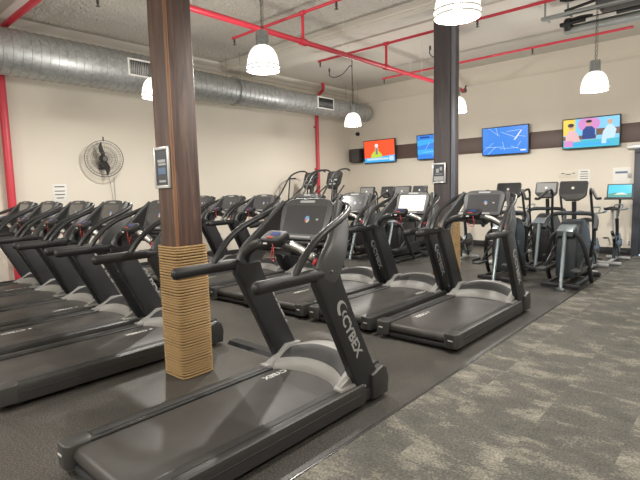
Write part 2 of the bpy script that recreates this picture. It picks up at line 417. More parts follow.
# ------------------------------------------------------------------ treadmill
def arc(c, r, a0, a1, n): return [(c[0]+r*math.cos(math.radians(a0+(a1-a0)*k/n)), c[1]+r*math.sin(math.radians(a0+(a1-a0)*k/n))) for k in range(n+1)]
def make_treadmill():
    t = empty('treadmill')
    # lower frame
    b = MB(); b.box((0, .98, .075), (.82, 1.86, .075), .012)
    for sx in (-1, 1): b.box((sx*.415, .95, .085), (.06, 1.76, .09), .012)
    b.build('frame', 'plastic', t)
    for sx in (-1, 1):
        for y in (.16, 1.86):
            MB().cyl((sx*.36, y, 0), (sx*.36, y, .05), .03, 14, .024).build('foot', 'rubber', t)
    # running belt, rounded over the rear roller
    pr = [(1.78, .172)]+[(1.2, .172)]+[(p[0], p[1]) for p in arc((.058, .124), .048, 90, 270, 8)]+[(1.78, .076)]
    MB().prism(pr, -.315, .315, bev=.004).build('running_belt', 'belt', t)
    # side rails
    for sx in (-1, 1):
        prof = [(.325, .155), (.325, .178), (.332, .186), (.425, .188), (.452, .176), (.46, .15), (.46, .045), (.44, .03), (.41, .03), (.41, .14), (.36, .15)]
        prof = [(sx*p[0], p[1]) for p in prof]
        r = MB(); r.prism(prof, .085, 1.74, 'y'); ro = r.build('side_rail', 'rail', t)
        g = MB(); g.box((sx*.4605, .92, .118), (.004, 1.55, .012), .001); g.box((sx*.375, .9, .1885), (.055, 1.5, .003), .001); g.build('grip_strip', 'inset', ro)
        c = MB(); c.prism([(sx*x, y) for x, y in rrect(.15, .17, .045, 5, .393, .055)], .045, .192, 'z', .012, seg=3)
        co = c.build('end_cap', 'cap', t)
        MB().box((sx*.40, -.031, .125), (.05, .004, .012), .001).build('end_label', 'white', co)
    g = MB(); g.box((0, .045, .052), (.64, .07, .05), .014); g.build('rear_guard', 'plastic', t)
    # motor hood: arched shell
    nu, nv = 28, 14
    def hp(u, v):
        x = u*.40
        lead = 1.66-.17*abs(u)**2.4
        back = 2.03-.03*u*u
        y = lead+(back-lead)*v
        top = .365-.095*abs(u)**2.2
        z = .178+(top-.178)*math.sin(min(1, v*1.75)*PI/2)**.8
        if v > .6: z -= (v-.6)**2*.32
        return V((x, y, z))
    def grid(u0, u1, v0, v1, off, mb):
        A = []
        for i in range(nu+1):
            u = u0+(u1-u0)*i/nu
            A.append([hp(u, v0+(v1-v0)*j/nv)+V((0, 0, off)) for j in range(nv+1)])
        vs = [[mb.bm.verts.new(p) for p in r] for r in A]
        for i in range(nu):
            for j in range(nv): mb.bm.faces.new((vs[i][j], vs[i+1][j], vs[i+1][j+1], vs[i][j+1]))
        # skirt
        rim = [vs[i][0] for i in range(nu+1)]+[vs[nu][j] for j in range(1, nv+1)]+[vs[i][nv] for i in range(nu-1, -1, -1)]+[vs[0][j] for j in range(nv-1, 0, -1)]
        low = [mb.bm.verts.new((v.co.x, v.co.y, (v.co.z-.012) if off > 0 else .06)) for v in rim]
        n = len(rim)
        for i in range(n): mb.bm.faces.new((rim[i], rim[(i+1) % n], low[(i+1) % n], low[i]))
        mb.bm.faces.new(low)
    h = MB(); grid(-1, 1, 0, 1, 0, h); ho = h.build('motor_hood', 'silver', t, 50)
    h = MB(); grid(-.80, .80, .16, .44, .004, h); h.build('hood_inset', 'inset', ho, 50)
    MB().box((.08, 1.94, .352), (.07, .022, .003), .001).build('hood_label', 'white', ho)
    # front cover with stepped ends
    b = MB(); b.prism([(1.84, .03), (1.84, .22), (1.97, .262), (2.02, .235), (2.045, .15), (2.03, .03)], -.465, .465, bev=.018)
    b.box((0, 1.97, .255), (.80, .09, .05), .02)
    b.build('front_cover', 'rail', t)
    for sx in (-1, 1):
        p = MB(); p.prism([(sx*x, y) for x, y in ((.325, 1.56), (.35, 1.51), (.43, 1.51), (.43, 1.68), (.325, 1.68))], .15, .205, 'z', .01)
        p.prism([(1.52, .19), (1.60, .235), (1.74, .325), (1.90, .315), (1.90, .12), (1.52, .12)], sx*.335, sx*.395, bev=.014)
        p.build('hood_shoulder', 'silver', t)
    # uprights
    for sx in (-1, 1):
        prof = [(1.77, .03), (2.045, .03), (2.05, .07), (1.885, .29), (1.70, .64), (1.535, .98), (1.51, 1.06), (1.28, 1.05), (1.275, .98), (1.46, .62), (1.665, .20), (1.73, .07)]
        u = MB(); u.prism(prof, sx*.405-.033, sx*.405+.033, bev=.013, seg=3)
        uo = u.build('upright', 'upright', t)
        for (y, z) in ((1.80, .075), (1.98, .075), (1.765, .16)): MB().cyl((sx*.437, y, z), (sx*.443, y, z), .009, 10).build('bolt', 'chrome', uo)
        # lettering down the outer face
        if sx > 0:
            X = .4385
            down = V((0, .415, -.80)).normalized(); upv = V((0, .80, .415)).normalized()
        else:
            X = -.4385
            down = V((0, .415, -.80)).normalized(); upv = V((0, -.80, -.415)).normalized()
        o0 = V((X, 1.545, .745)) if sx > 0 else V((X, 1.63, .79))
        tx = MB(); tx.text('CYBEX', .080, .365, frame_mtx(o0-upv*.048+down*.012, down, upv)); tx.build('lettering', 'greyprint', uo)
        if sx > 0:
            # crescent emblem above the letters
            lg = MB(); c = V((X, 1.524, .775)); out, inn = [], []
            for k in range(15):
                a = math.radians(60+215*k/14)
                out.append((math.cos(a)*.078, math.sin(a)*.05)); inn.append((.014+math.cos(a)*.062, .010+math.sin(a)*.036))
            pts = out+inn[::-1]
            mt = frame_mtx(c, down, upv); n = len(out)
            for k in range(n-1):
                q = [mt @ V((*p, .0015)) for p in (out[k], out[k+1], inn[k+1], inn[k])]
                vs = [lg.bm.verts.new(p) for p in q]; lg.bm.faces.new(vs)
            lg.text('(', .05, .035, frame_mtx(c-upv*.02+down*.01, down, upv))
            lg.build('emblem', 'greyprint', uo)
    # curved panels from uprights to the display
    for sx in (-1, 1):
        ctr = [((sx*.405, 1.395, .98), .118, .032), ((sx*.41, 1.43, 1.08), .115, .031), ((sx*.40, 1.51, 1.18), .10, .030), ((sx*.36, 1.60, 1.29), .09, .027), ((sx*.315, 1.675, 1.40), .075, .025), ((sx*.272, 1.725, 1.50), .045, .022)]
        P = smooth_path([c[0] for c in ctr], 4); W = smooth_path([(c[1], c[2], 0) for c in ctr], 4)
        rs = []
        hw = V((0, .93, -.36)); 
        for i, p in enumerate(P):
            a = P[max(0, i-1)]; bb = P[min(len(P)-1, i+1)]; T = (bb-a).normalized(); hv = (hw-T*hw.dot(T)).normalized(); nn = T.cross(hv)
            rs.append([p+hv*W[i].x*x+nn*W[i].y*y for x, y in rrect(2, 2, .55, 3)])
        MB().rings(rs).build('console_arm', 'panel', t, 45)
    # display
    tilt = Matrix.Rotation(math.radians(-21), 4, 'X')
    dm = Matrix.Translation((0, 1.645, 1.374)) @ tilt
    d = MB()
    outl = [(-.20, -.16), (.20, -.16), (.235, -.145), (.262, .06), (.258, .10), (.236, .135), (.20, .155), (.13, .166), (-.13, .166), (-.20, .155), (-.236, .135), (-.258, .10), (-.262, .06), (-.235, -.145)]
    d.prism(outl, -.018, .022, 'y', .01, dm, 3)
    d.prism([(x*.8, z*.75) for x, z in outl], .02, .065, 'y', .02, dm, 3)
    do = d.build('display', 'panel', t)
    s_ = MB(); s_.prism(rrect(.40, .222, .01, 3, 0, -.002), -.0205, -.0175, 'y', 0, dm)
    so = s_.build('screen', 'screen', do)
    so['is_screen'] = 1
    lg = MB(); c0 = (.035, .0)
    for k, (r, a0, a1) in enumerate([(.026, 0, 170), (.026, 170, 260), (.026, 260, 360)]):
        lg.mi = k; pts = [c0]+[(c0[0]+r*.85*math.cos(math.radians(a0+(a1-a0)*j/8)), c0[1]+r*math.sin(math.radians(a0+(a1-a0)*j/8))) for j in range(9)]
        lg.prism(pts, -.0225, -.0205, 'y', 0, dm)
    lg.mi = 3; lg.prism(rrect(.022, .014, .002, 2, .135, 0), -.0225, -.0205, 'y', 0, dm)
    lg.build('screen_logo', [colmat('logo_blue', (.25, .5, .85), .5), colmat('logo_red', (.8, .2, .15), .5), colmat('logo_white', (.8, .8, .75), .45), 'greyprint'], so)
    z = MB(); z.prism(rrect(.15, .018, .006, 2, 0, .138), -.021, -.018, 'y', 0, dm); z.build('display_label', 'greyprint', do)
    z = MB(); z.prism(rrect(.21, .014, .004, 2, 0, -.135), -.021, -.018, 'y', 0, dm); z.build('speaker_slot', 'greyprint', do)
    # crossbar with pulse grips and key pad
    path = [(-.425, 1.42, 1.04), (-.36, 1.37, 1.125), (-.25, 1.345, 1.19), (-.12, 1.335, 1.225), (0, 1.335, 1.235), (.12, 1.335, 1.225), (.25, 1.345, 1.19), (.36, 1.37, 1.125), (.425, 1.42, 1.04)]
    cb = MB(); cb.tube(path, .024, 5, 12, r2=.034); co = cb.build('crossbar', 'tube', t, 50)
    for sx in (-1, 1):
        g = MB(); g.tube([(sx*.17, 1.325, 1.232), (sx*.25, 1.325, 1.207), (sx*.335, 1.345, 1.155)], .020, 3, 10, r2=.024, round_ends=True); g.build('pulse_grip', 'chrome' if sx > 0 else 'cap', co)
    g = MB(); g.box((.365, 1.352, 1.125), (.028, .04, .045), .008, Matrix.Rotation(.7, 3, 'Y')); g.build('grip_band', 'red', co)
    pm = Matrix.Translation((0, 1.325, 1.272)) @ Matrix.Rotation(math.radians(28), 4, 'X')
    k_ = MB(); k_.prism(rrect(.205, .125, .035, 4, rt=.03), -.028, .02, 'z', .01, pm, 3); ko = k_.build('key_pad', 'rubber', t)
    q = MB(); q.prism(rrect(.085, .036, .006, 2, .005, .018), .0195, .0215, 'z', 0, pm); q.build('status_display', 'blueled', ko)
    q = MB(); q.prism(rrect(.06, .012, .005, 2, -.01, -.030), .0195, .0235, 'z', 0, pm); q.build('stop_button', 'redled', ko)
    q = MB(); q.tube([(.03, 1.275, 1.24), (.05, 1.27, 1.16), (.02, 1.30, 1.11), (-.05, 1.33, 1.13), (-.06, 1.36, 1.2)], .004, 5, 6); q.build('safety_cord', 'red', ko)
    q = MB(); q.box((-.03, 1.262, 1.235), (.04, .006, .012), .002); q.build('pad_label', 'white', ko)
    # tray between the arms and display neck
    tr = MB(); tr.box((0, 1.52, 1.165), (.66, .17, .025), .01); tr.box((0, 1.60, 1.195), (.60, .02, .05), .006); tr.box((0, 1.44, 1.185), (.60, .015, .03), .005)
    for x in (-.2, -.07, .07, .2): tr.box((x, 1.52, 1.19), (.012, .15, .03), .003)
    tr.build('tray', 'rail', t)
    n_ = MB(); n_.prism([(1.37, 1.19), (1.62, 1.20), (1.68, 1.28), (1.66, 1.17), (1.50, 1.12), (1.37, 1.15)], -.11, .11, bev=.01); n_.build('display_neck', 'plastic', t)
    # armrests and curved handrails
    for sx in (-1, 1):
        a = MB(); a.tube([(sx*.42, .79, 1.05), (sx*.42, 1.05, 1.052), (sx*.41, 1.34, 1.05)], .033, 3, 14, r2=.041, round_ends=True)
        ao = a.build('armrest', 'rubber', t, 60)
        if sx > 0: MB().text('CYBEX', .016, .09, frame_mtx((.4542, .93, 1.048), (0, 1, 0), (0, 0, 1)), .0008).build('armrest_print', 'inset', ao)
        l = MB(); l.tube([(sx*.42, 1.10, 1.075), (sx*.42, 1.155, 1.15), (sx*.424, 1.25, 1.245), (sx*.425, 1.36, 1.315), (sx*.42, 1.48, 1.365), (sx*.40, 1.60, 1.41), (sx*.365, 1.70, 1.455), (sx*.315, 1.735, 1.48), (sx*.27, 1.715, 1.485)], .0235, 5, 12)
        l.build('handrail', 'tube', t, 60)
    return t

TM = make_treadmill()
def belt_logo(t, lx, ly):
    # letter tops face +X; text runs toward the rear of the belt
    m = MB(); m.text('CYBEX', .055, .235, frame_mtx((lx, ly, .1725), (0, -1, 0), (1, 0, 0)), .0006)
    m.mi = 0
    pts = [V((lx+.028+math.cos(a)*r, ly+.045+math.sin(a)*r, .1732)) for a, r in [(2*PI*k/16, .028 if k % 2 else .012) for k in range(16)]]
    m.bm.faces.new([m.bm.verts.new(p) for p in pts])
    return m.build('belt_lettering', 'white', t)
row1 = [(-2.475, .95, (-.25, 1.60), 'black treadmill nearest the camera, right of the rope-wrapped timber column'),
        (-4.53, .93, (-.17, 1.50), 'black treadmill directly left of the rope-wrapped timber column'),
        (-5.61, .92, (-.2, .7), 'second black treadmill left of the rope-wrapped column, console under the wall fan'),
        (-6.64, .93, (.2, 1.42), 'third black treadmill left of the rope-wrapped timber column'),
        (-7.67, .92, (-.2, .8), 'fourth black treadmill left of the rope-wrapped column, second from far left'),
        (-8.71, .93, (.2, 1.45), 'black treadmill at the far left by the red wall pipe')]
row2 = [(-2.47, 4.15, (-.24, .60), 'black treadmill in the second row beside the patterned carpet edge'),
        (-3.49, 4.17, (.19, 1.58), 'second-row treadmill with bright lamp glare painted on its screen, below the far dark column'),
        (-4.50, 4.15, (-.2, .7), 'second-row treadmill just right of the nearest treadmill display'),
        (-5.50, 4.15, (.2, 1.0), 'second-row treadmill hidden mostly behind the nearest treadmill console'),
        (-6.55, 4.13, (-.2, .6), 'second-row treadmill just left of the nearest treadmill display, in front of the stair climbers'),
        (-7.50, 4.13, (.2, 1.2), 'second-row treadmill, second console right of the rope-wrapped column'),
        (-8.45, 4.13, (-.2, .9), 'second-row treadmill closest to the left wall, console edge behind the near column')]
TMs = [TM]+[copy_tree(TM) for k in range(12)]
for i, (x, y, (lx, ly), lab) in enumerate(row1+row2):
    o = TMs[i]
    o.location = (x, y, 0)
    tag(o, lab, 'treadmill', 'treadmills in the near row' if i < 6 else 'treadmills in the second row')
    belt_logo(o, lx, ly)
    if i == 7:
        for c in kids(o):
            if c.name.startswith('display') and not c.name.startswith('display_neck'):
                for s2 in kids(c):
                    if s2.name.startswith('screen'):
                        s2.data = s2.data.copy(); s2.data.materials[0] = M['screenglare']  # lamp reflection on this screen is painted in as glow
                        for s3 in kids(s2): bpy.data.objects.remove(s3)
for o in bpy.data.objects:
    if 'is_screen' in o: del o['is_screen']

# ------------------------------------------------------------------ arc trainers / ellipticals
def make_elliptical(screen='screen', shell='green', cm='rail'):
    t = empty('elliptical_trainer')
    b = MB()
    b.tube([(-.20, .30, .06), (-.20, .9, .05), (-.16, 1.5, .05)], .03, 3, 8); b.tube([(.20, .30, .06), (.20, .9, .05), (.16, 1.5, .05)], .03, 3, 8)
    b.box((0, 1.48, .06), (.62, .09, .09), .02); b.box((0, .32, .05), (.56, .07, .07), .02)
    b.build('base_frame', 'plastic', t)
    prof = [(.62, .12), (1.42, .10)]+arc((1.16, .60), .31, -40, 60, 6)+arc((1.0, .62), .40, 70, 165, 9)+[(.58, .45)]
    s = MB(); s.prism(prof, -.155, .155, bev=.04, seg=4); so = s.build('shroud', shell, t, 50)
    s = MB(); s.prism([(.48, .86), (.62, .93), (.88, .96), (.88, .90), (.64, .86), (.52, .78)], -.12, .12, bev=.02); s.build('shroud_cap', 'steel', so)
    for sx in (-1, 1):
        l = MB(); l.tube([(sx*.10, .55, .86), (sx*.21, .56, .74), (sx*.28, .64, .48), (sx*.31, .80, .16), (sx*.31, .88, .04)], .032, 5, 10); l.build('pedal_arm', 'plastic', t)
    l = MB(); l.tube([(0, .52, .88), (.02, .40, .60), (.06, .14, .03)], .028, 3, 10); l.box((.06, .13, .02), (.12, .06, .04), .008); l.build('rear_leg', 'steel', t)
    p = MB(); p.tube([(0, 1.02, .95), (0, 1.0, 1.15), (0, .98, 1.30)], .035, 3, 10); p.build('post', 'plastic', t)
    c = MB(); c.tube([(-.37, .72, .88), (-.35, .86, 1.02), (-.27, .96, 1.10), (0, 1.0, 1.11), (.27, .96, 1.10), (.35, .86, 1.02), (.37, .72, .88)], .034, 5, 10); c.build('fixed_handlebar', 'green', t)
    dm = Matrix.Translation((0, .90, 1.475)) @ Matrix.Rotation(math.radians(-18), 4, 'X')
    d = MB(); d.prism([(-.17, -.11), (-.09, -.165), (.09, -.165), (.17, -.11), (.20, -.07), (.205, .13), (.19, .155), (-.19, .155), (-.205, .13), (-.20, -.07)], -.02, .04, 'y', .012, dm)
    do = d.build('display', cm, t)
    s = MB(); s.prism(rrect(.35, .185, .012, 3, 0, .035), -.0225, -.0195, 'y', 0, dm); sc = s.build('screen', screen, do)
    l = MB(); l.prism(arc((0, .035), .022, 0, 360, 12)[:-1], -.0245, -.0225, 'y', 0, dm); l.build('screen_logo', 'paper', sc)
    l = MB(); l.prism(rrect(.26, .012, .003, 2, 0, -.075), -.0225, -.0195, 'y', 0, dm); l.prism(rrect(.16, .05, .02, 3, 0, -.12), -.023, -.0195, 'y', 0, dm); l.build('button_panel', 'cap', do)
    for sx in (-1, 1):
        a = MB(); a.tube([(sx*.26, 1.02, .42), (sx*.29, .98, .70), (sx*.30, .90, 1.0), (sx*.285, .84, 1.25), (sx*.275, .80, 1.45)], .02, 5, 10)
        ao = a.build('swing_arm', 'plastic', t)
        g = MB(); g.tube([(sx*.275, .80, 1.42), (sx*.285, .76, 1.49), (sx*.32, .69, 1.48), (sx*.37, .62, 1.41), (sx*.41, .57, 1.36), (sx*.455, .56, 1.36)], .022, 4, 10, round_ends=True); g.build('grip', 'rubber', ao)
        k = MB(); k.tube([(sx*.26, 1.04, .40), (sx*.26, .75, .36), (sx*.25, .35, .30)], .02, 3, 8); k.tube([(sx*.20, .86, .62), (sx*.24, .6, .45), (sx*.25, .42, .32)], .016, 3, 8); ko = k.build('link_arm', 'plastic', t)
        q = MB(); q.prism([(sx*x, y) for x, y in rrect(.15, .38, .05, 4, .25, .34)], .28, .315, 'z', .008); q.box((sx*.325, .36, .33), (.012, .34, .04), .004); q.build('pedal', 'cap', ko)
    return t
EA = make_elliptical()
sp = [(-2.11, 7.48, 'screen', 'dark elliptical trainer nearest the carpet edge, rounded shroud facing the aisle'),
      (-3.14, 7.50, 'screen', 'dark elliptical trainer just behind the second-row treadmill by the carpet')]
for i, (x, y, _, lab) in enumerate(sp):
    o = EA if i == 0 else copy_tree(EA); o.location = (x, y, 0); tag(o, lab, 'elliptical', 'elliptical trainers behind the treadmills')
EB = make_elliptical('greyscreen', 'plastic', 'rail')
sp = [(-2.95, 8.95, 'elliptical trainer with pale grey screen between the two nearer elliptical trainers'),
      (-5.72, 8.2, 'pale-screened elliptical trainer behind the brightly lit treadmill screen'),
      (-6.68, 8.2, 'pale-screened elliptical trainer right of the stair climbers')]
for i, (x, y, lab) in enumerate(sp):
    o = EB if i == 0 else copy_tree(EB); o.location = (x, y, .03 if False else 0); tag(o, lab, 'elliptical', 'elliptical trainers further back')
sp = [(-6.30, 9.95, 'dark elliptical trainer in the back row, behind the brightly lit screen'),
      (-7.28, 9.95, 'dark elliptical trainer in the back row nearest the stair climbers')]
for i, (x, y, lab) in enumerate(sp):
    o = copy_tree(EA); o.location = (x, y, 0); tag(o, lab, 'elliptical', 'elliptical trainers in the last row')

# ------------------------------------------------------------------ exercise bikes
def make_bike(tv=False):
    t = empty('exercise_bike'); hs = .22 if tv else .08
    b = MB(); b.box((0, .12, .04), (.44, .07, .05), .015); b.box((0, 1.02, .04), (.44, .07, .05), .015); b.box((0, .57, .05), (.06, .9, .035), .01)
    b.build('base_bar', 'pale', t)
    f = MB(); f.tube([(0, .95, .08), (0, .80, .30), (0, .55, .48), (0, .36, .62)], .032, 4, 10); f.tube([(0, .55, .46), (0, .62, .32), (0, .58, .07)], .03, 3, 10); f.tube([(0, .80, .32), (0, .82, .60), (0, .76, .86)], .032, 3, 10)
    f.build('frame', 'plastic', t)
    w = MB(); w.lathe([(.02, -.02), (.20, -.012), (.235, -.018), (.24, 0), (.235, .018), (.20, .012), (.02, .02)], (0, .93, .32), 28, True, 'x'); w.build('flywheel', 'steel', t)
    g = MB(); g.prism(rrect(.50, .16, .07, 5, .74, .36), .035, .07, 'x', .01); g.build('chain_guard', 'plastic', t)
    for sx in (-1, 1):
        c = MB(); c.tube([(sx*.075, .60, .34), (sx*.09, .60+sx*.08, .34-sx*.14)], .011, 1, 8); co = c.build('crank', 'chrome', t)
        c = MB(); c.box((sx*.14, .60+sx*.08, .34-sx*.14), (.09, .085, .025), .006); c.build('pedal', 'plastic', co)
    p = MB(); p.tube([(0, .47, .48), (0, .32, .82+hs)], .022, 1, 10); p.box((0, .30, .83+hs), (.03, .17, .025), .005); p.build('seat_post', 'pale', t)
    s = MB()
    rs = []
    for y, w_, h_ in ((.14, .10, .03), (.17, .128, .05), (.25, .12, .055), (.33, .07, .045), (.42, .038, .035), (.47, .026, .022)):
        rs.append([V((a*w_, y, .868+hs+bq*h_*.6-(.0 if abs(a) < .5 else .01))) for a, bq in rrect(2, 2, .7, 4)])
    s.rings(rs); s.build('saddle', 'rubber', t, 60)
    h = MB(); h.tube([(0, .77, .84), (0, .75, 1.02)], .018, 1, 10)
    h.tube([(-.20, .55, 1.08), (-.21, .70, 1.07), (-.12, .78, 1.04), (0, .77, 1.03), (.12, .78, 1.04), (.21, .70, 1.07), (.20, .55, 1.08)], .014, 5, 8)
    h.tube([(-.07, .77, 1.04), (-.07, .90, 1.12), (0, .93, 1.13), (.07, .90, 1.12), (.07, .77, 1.04)], .012, 4, 8)
    h.build('handlebar', 'steel', t)
    if tv:
        q = MB(); q.tube([(0, .80, .9), (0, .98, 1.15), (0, .98, 1.28)], .022, 3, 8); q.build('console_post', 'plastic', t)
        dm = Matrix.Translation((0, .95, 1.40)) @ Matrix.Rotation(math.radians(-12), 4, 'X')
        q = MB(); q.prism(rrect(.46, .30, .02, 3), -.015, .03, 'y', .006, dm); q.prism([(-.27, -.17), (.27, -.17), (.25, -.13), (-.25, -.13)], -.06, .03, 'y', .01, dm); qo = q.build('display', 'plastic', t)
        q = MB(); q.mi = 0; q.prism(rrect(.41, .25, .01, 2, 0, .005), -.0175, -.0145, 'y', 0, dm)
        q.mi = 1; q.prism([(-.2, -.115), (.2, -.115), (.2, -.04), (.05, -.06), (-.08, -.03), (-.2, -.055)], -.019, -.0175, 'y', 0, dm)
        q.mi = 2; q.prism([(-.1, -.075), (.14, -.07), (.05, -.03), (-.03, -.04)], -.0205, -.019, 'y', 0, dm)
        q.build('screen', [colmat('tv_cyan', (.08, .62, .85), .9), colmat('tv_teal', (.10, .35, .30), .9), colmat('tv_sand', (.75, .78, .62), .9)], qo)
    return t
BK = make_bike()
for i, (x, y, lab) in enumerate([(-2.14, 9.20, 'spin bike with silver seat post beside the nearest elliptical trainer'),
                                 (-3.90, 9.30, 'spin bike behind the gap between treadmill and far elliptical'),
                                 (-4.62, 9.1, 'spin bike seen under the second-row treadmill console, right of the dark column'),
                                 (-3.75, 10.6, 'spin bike in the last row by the back wall below the blue television')]):
    o = BK if i == 0 else copy_tree(BK); o.location = (x, y, 0); tag(o, lab, 'exercise bike', 'spin bikes near the back wall')
BT = make_bike(True); BT.location = (-1.99, 10.42, 0); tag(BT, 'upright bike with a bright blue television console by the back door', 'exercise bike')

# ------------------------------------------------------------------ stair climbers
def make_stair():
    t = empty('stair_climber')
    b = MB(); b.prism([(.0, .0), (1.35, .0), (1.38, .35), (1.20, 1.05), (1.0, 1.10), (.72, .85), (.30, .42), (.0, .18)], -.36, -.25, bev=.02)
    b.prism([(.0, .0), (1.35, .0), (1.38, .35), (1.20, 1.05), (1.0, 1.10), (.72, .85), (.30, .42), (.0, .18)], .25, .36, bev=.02)
    b.prism([(.95, .0), (1.36, .0), (1.36, .35), (1.18, 1.05), (1.0, 1.08)], -.26, .26, bev=.02)
    b.build('housing', 'plastic', t)
    for k in range(4):
        s = MB(); s.box((0, .16+k*.22, .14+k*.21), (.48, .25, .03), .006); s.box((0, .05+k*.22, .06+k*.21), (.48, .02, .14), .004); s.build('step', 'cap', t)
    for sx in (-1, 1):
        r = MB(); r.tube([(sx*.34, .10, .45), (sx*.34, .12, 1.15), (sx*.34, .45, 1.60), (sx*.34, .72, 1.93), (sx*.34, .98, 2.06), (sx*.34, 1.25, 2.10), (sx*.33, 1.40, 2.06)], .021, 6, 10)
        r.tube([(sx*.34, .62, .70), (sx*.34, .66, 1.4), (sx*.34, .74, 1.93)], .018, 3, 8)
        r.tube([(sx*.34, .60, 1.20), (sx*.34, .95, 1.50), (sx*.30, 1.20, 1.68)], .018, 3, 8)
        ro = r.build('handrail', 'tube', t)
        g = MB(); g.tube([(sx*.34, .74, 1.90), (sx*.24, .84, 1.90)], .017, 1, 8, round_ends=True); g.build('rail_grip', 'rubber', ro)
    p = MB(); p.tube([(0, 1.12, 1.0), (0, 1.18, 1.35), (0, 1.22, 1.65)], .06, 3, 10); p.build('console_post', 'panel', t)
    dm = Matrix.Translation((0, 1.16, 1.84)) @ Matrix.Rotation(math.radians(-20), 4, 'X')
    d = MB(); d.prism([(-.13, -.24), (.13, -.24), (.22, -.10), (.23, .17), (.19, .22), (-.19, .22), (-.23, .17), (-.22, -.10)], -.03, .05, 'y', .015, dm); do = d.build('display', 'rail', t)
    s = MB(); s.prism(rrect(.30, .15, .012, 2, 0, .11), -.033, -.0295, 'y', 0, dm); s.build('screen', 'screen', do)
    s = MB()
    for cx, cz in ((-.09, -.02), (.09, -.02), (0, -.06), (-.07, -.13), (.07, -.13)): s.prism(rrect(.09, .035, .01, 2, cx, cz), -.034, -.0295, 'y', 0, dm)
    s.build('button_panel', 'pale', do)
    return t
ST = make_stair(); ST.location = (-8.02, 8.35, 0); tag(ST, 'tall stair climber with arched handrails, nearer the corner television', 'stair climber', 'stair climbers by the left wall')
s2 = copy_tree(ST); s2.location = (-8.85, 8.35, 0); tag(s2, 'tall stair climber with arched handrails, closest to the left wall', 'stair climber', 'stair climbers by the left wall')

# ------------------------------------------------------------------ duct
t = tag(empty('air_duct', (-8.78, 0, 0)), 'long round galvanised spiral duct hanging along the left wall under the ceiling', 'air duct')
def ductseg(y0, y1, r0, r1, z, nm='duct_section', cap=False):
    b = MB(); n = 40; prof = []
    rs = []
    L_ = y1-y0; steps = max(2, int(L_/.13))
    ring = lambda y, r: [V((math.cos(2*PI*k/n)*r, y, z+math.sin(2*PI*k/n)*r)) for k in range(n)]
    for i in range(steps+1):
        y = y0+L_*i/steps; r = r0+(r1-r0)*i/steps
        if 0 < i < steps: rs += [ring(y-.010, r), ring(y-.006, r+.009), ring(y+.006, r+.009), ring(y+.010, r)]
        else: rs.append(ring(y, r))
    if cap:
        for a in (15, 35, 60, 85): rs.append(ring(y1+.05*math.sin(math.radians(a)), r1-.05+.05*math.cos(math.radians(a))))
    b.rings(rs); return b.build(nm, 'duct', t, 40)
ZD = 3.86
ductseg(-3.3, 4.9, .355, .355, ZD); ductseg(4.9, 5.3, .355, .30, ZD); ductseg(5.3, 8.3, .30, .275, ZD-.03); ductseg(8.3, 8.6, .275, .255, ZD-.03); ductseg(8.6, 11.95, .255, .248, ZD-.03, cap=True)
for y, z, w, dx in ((4.62, ZD, .50, .345), (9.85, ZD-.02, .62, .25)):
    gx = dx*.98
    b = MB()
    for sy in (-1, 1): b.box((gx, y+sy*(w/2), z+.02), (.05, .03, .31), .003)
    for sz in (-1, 1): b.box((gx, y, z+.02+sz*.14), (.05, w, .03), .003)
    go = b.build('vent_grille', 'paper', t)
    b = MB(); b.box((gx-.02, y, z+.02), (.02, w, .28)); b.build('grille_recess', 'zinc', go)
    b = MB()
    for k in range(14): b.box((gx+.005, y-w/2+w*(k+.5)/14, z+.02), (.03, .008, .26))
    b.build('louvre_bank', 'cap', go)
for y, r in ((.5, .365), (7.0, .305), (11.3, .262)):
    b = MB(); b.lathe([(r+.003, -.02), (r+.012, -.02), (r+.012, .02), (r+.003, .02)], (0, y, ZD-.02), 36, True, 'y')
    for sx in (-1, 1): b.cyl((sx*(r+.005)*.8, y, ZD+r*.6), (sx*(r+.005)*.8, y, ZC), .006, 6)
    b.build('hanger', 'zinc', t)

# ------------------------------------------------------------------ sprinkler pipes
def head(mb, p):
    x, y, z = p; mb.cyl((x, y, z), (x, y, z-.09), .018, 10); mb.cyl((x, y, z-.09), (x, y, z-.12), .010, 8); mb.lathe([(.001, -.125), (.03, -.12), (.03, -.115), (.001, -.11)], (x, y, z), 10)
t = tag(empty('sprinkler_pipe', (0, 0, 0)), 'red ceiling sprinkler pipe with long main and cross branches', 'pipe')
ZM, ZB, XM = 3.87, 4.3, -5.28
MB().cyl((XM, 2.0, ZM), (XM, 11.25, ZM), .040, 14).cyl((XM, 2.0, ZM), (XM, 2.0, 4.45), .035, 12).build('main_pipe', 'pipe', t)
brs = [(5.60, -7.0, -1.2, (-6.95, -4.6, -2.2)), (7.88, -7.0, -1.0, (-6.95, -3.49, -1.1)), (10.27, -7.0, -1.69, (-6.95, -3.40))]
for y, x0, x1, hs in brs:
    MB().cyl((x0, y, ZB), (x1, y, ZB), .024, 12).build('branch_pipe', 'pipe', t)
    r = MB(); r.cyl((XM, y, ZM), (XM, y, ZB), .024, 12); r.cyl((XM, y-.06, ZM), (XM, y+.06, ZM), .055, 14); r.cyl((XM-.05, y, ZB), (XM+.05, y, ZB), .036, 12); r.build('riser_pipe', 'pipe', t)
    for hx in hs:
        h = MB(); head(h, (hx, y, ZB)); h.build('sprinkler_head', 'wire', t)
    for hx in (x0+.8, x1-.9):
        MB().cyl((hx, y, ZB+.02), (hx, y, ZC), .004, 6).build('hanger_rod', 'soffit', t)
for y in (3.6, 6.6, 9.2):
    MB().cyl((XM, y, ZM+.02), (XM, y, ZC), .004, 6).build('hanger_rod', 'soffit', t)
h = MB(); h.cyl((XM, 11.2, ZM), (XM+.03, 11.25, ZM+.12), .02, 8); h.cyl((XM-.05, 11.2, ZM), (XM+.05, 11.2, ZM), .05, 12); h.build('end_fitting', 'wire', t)
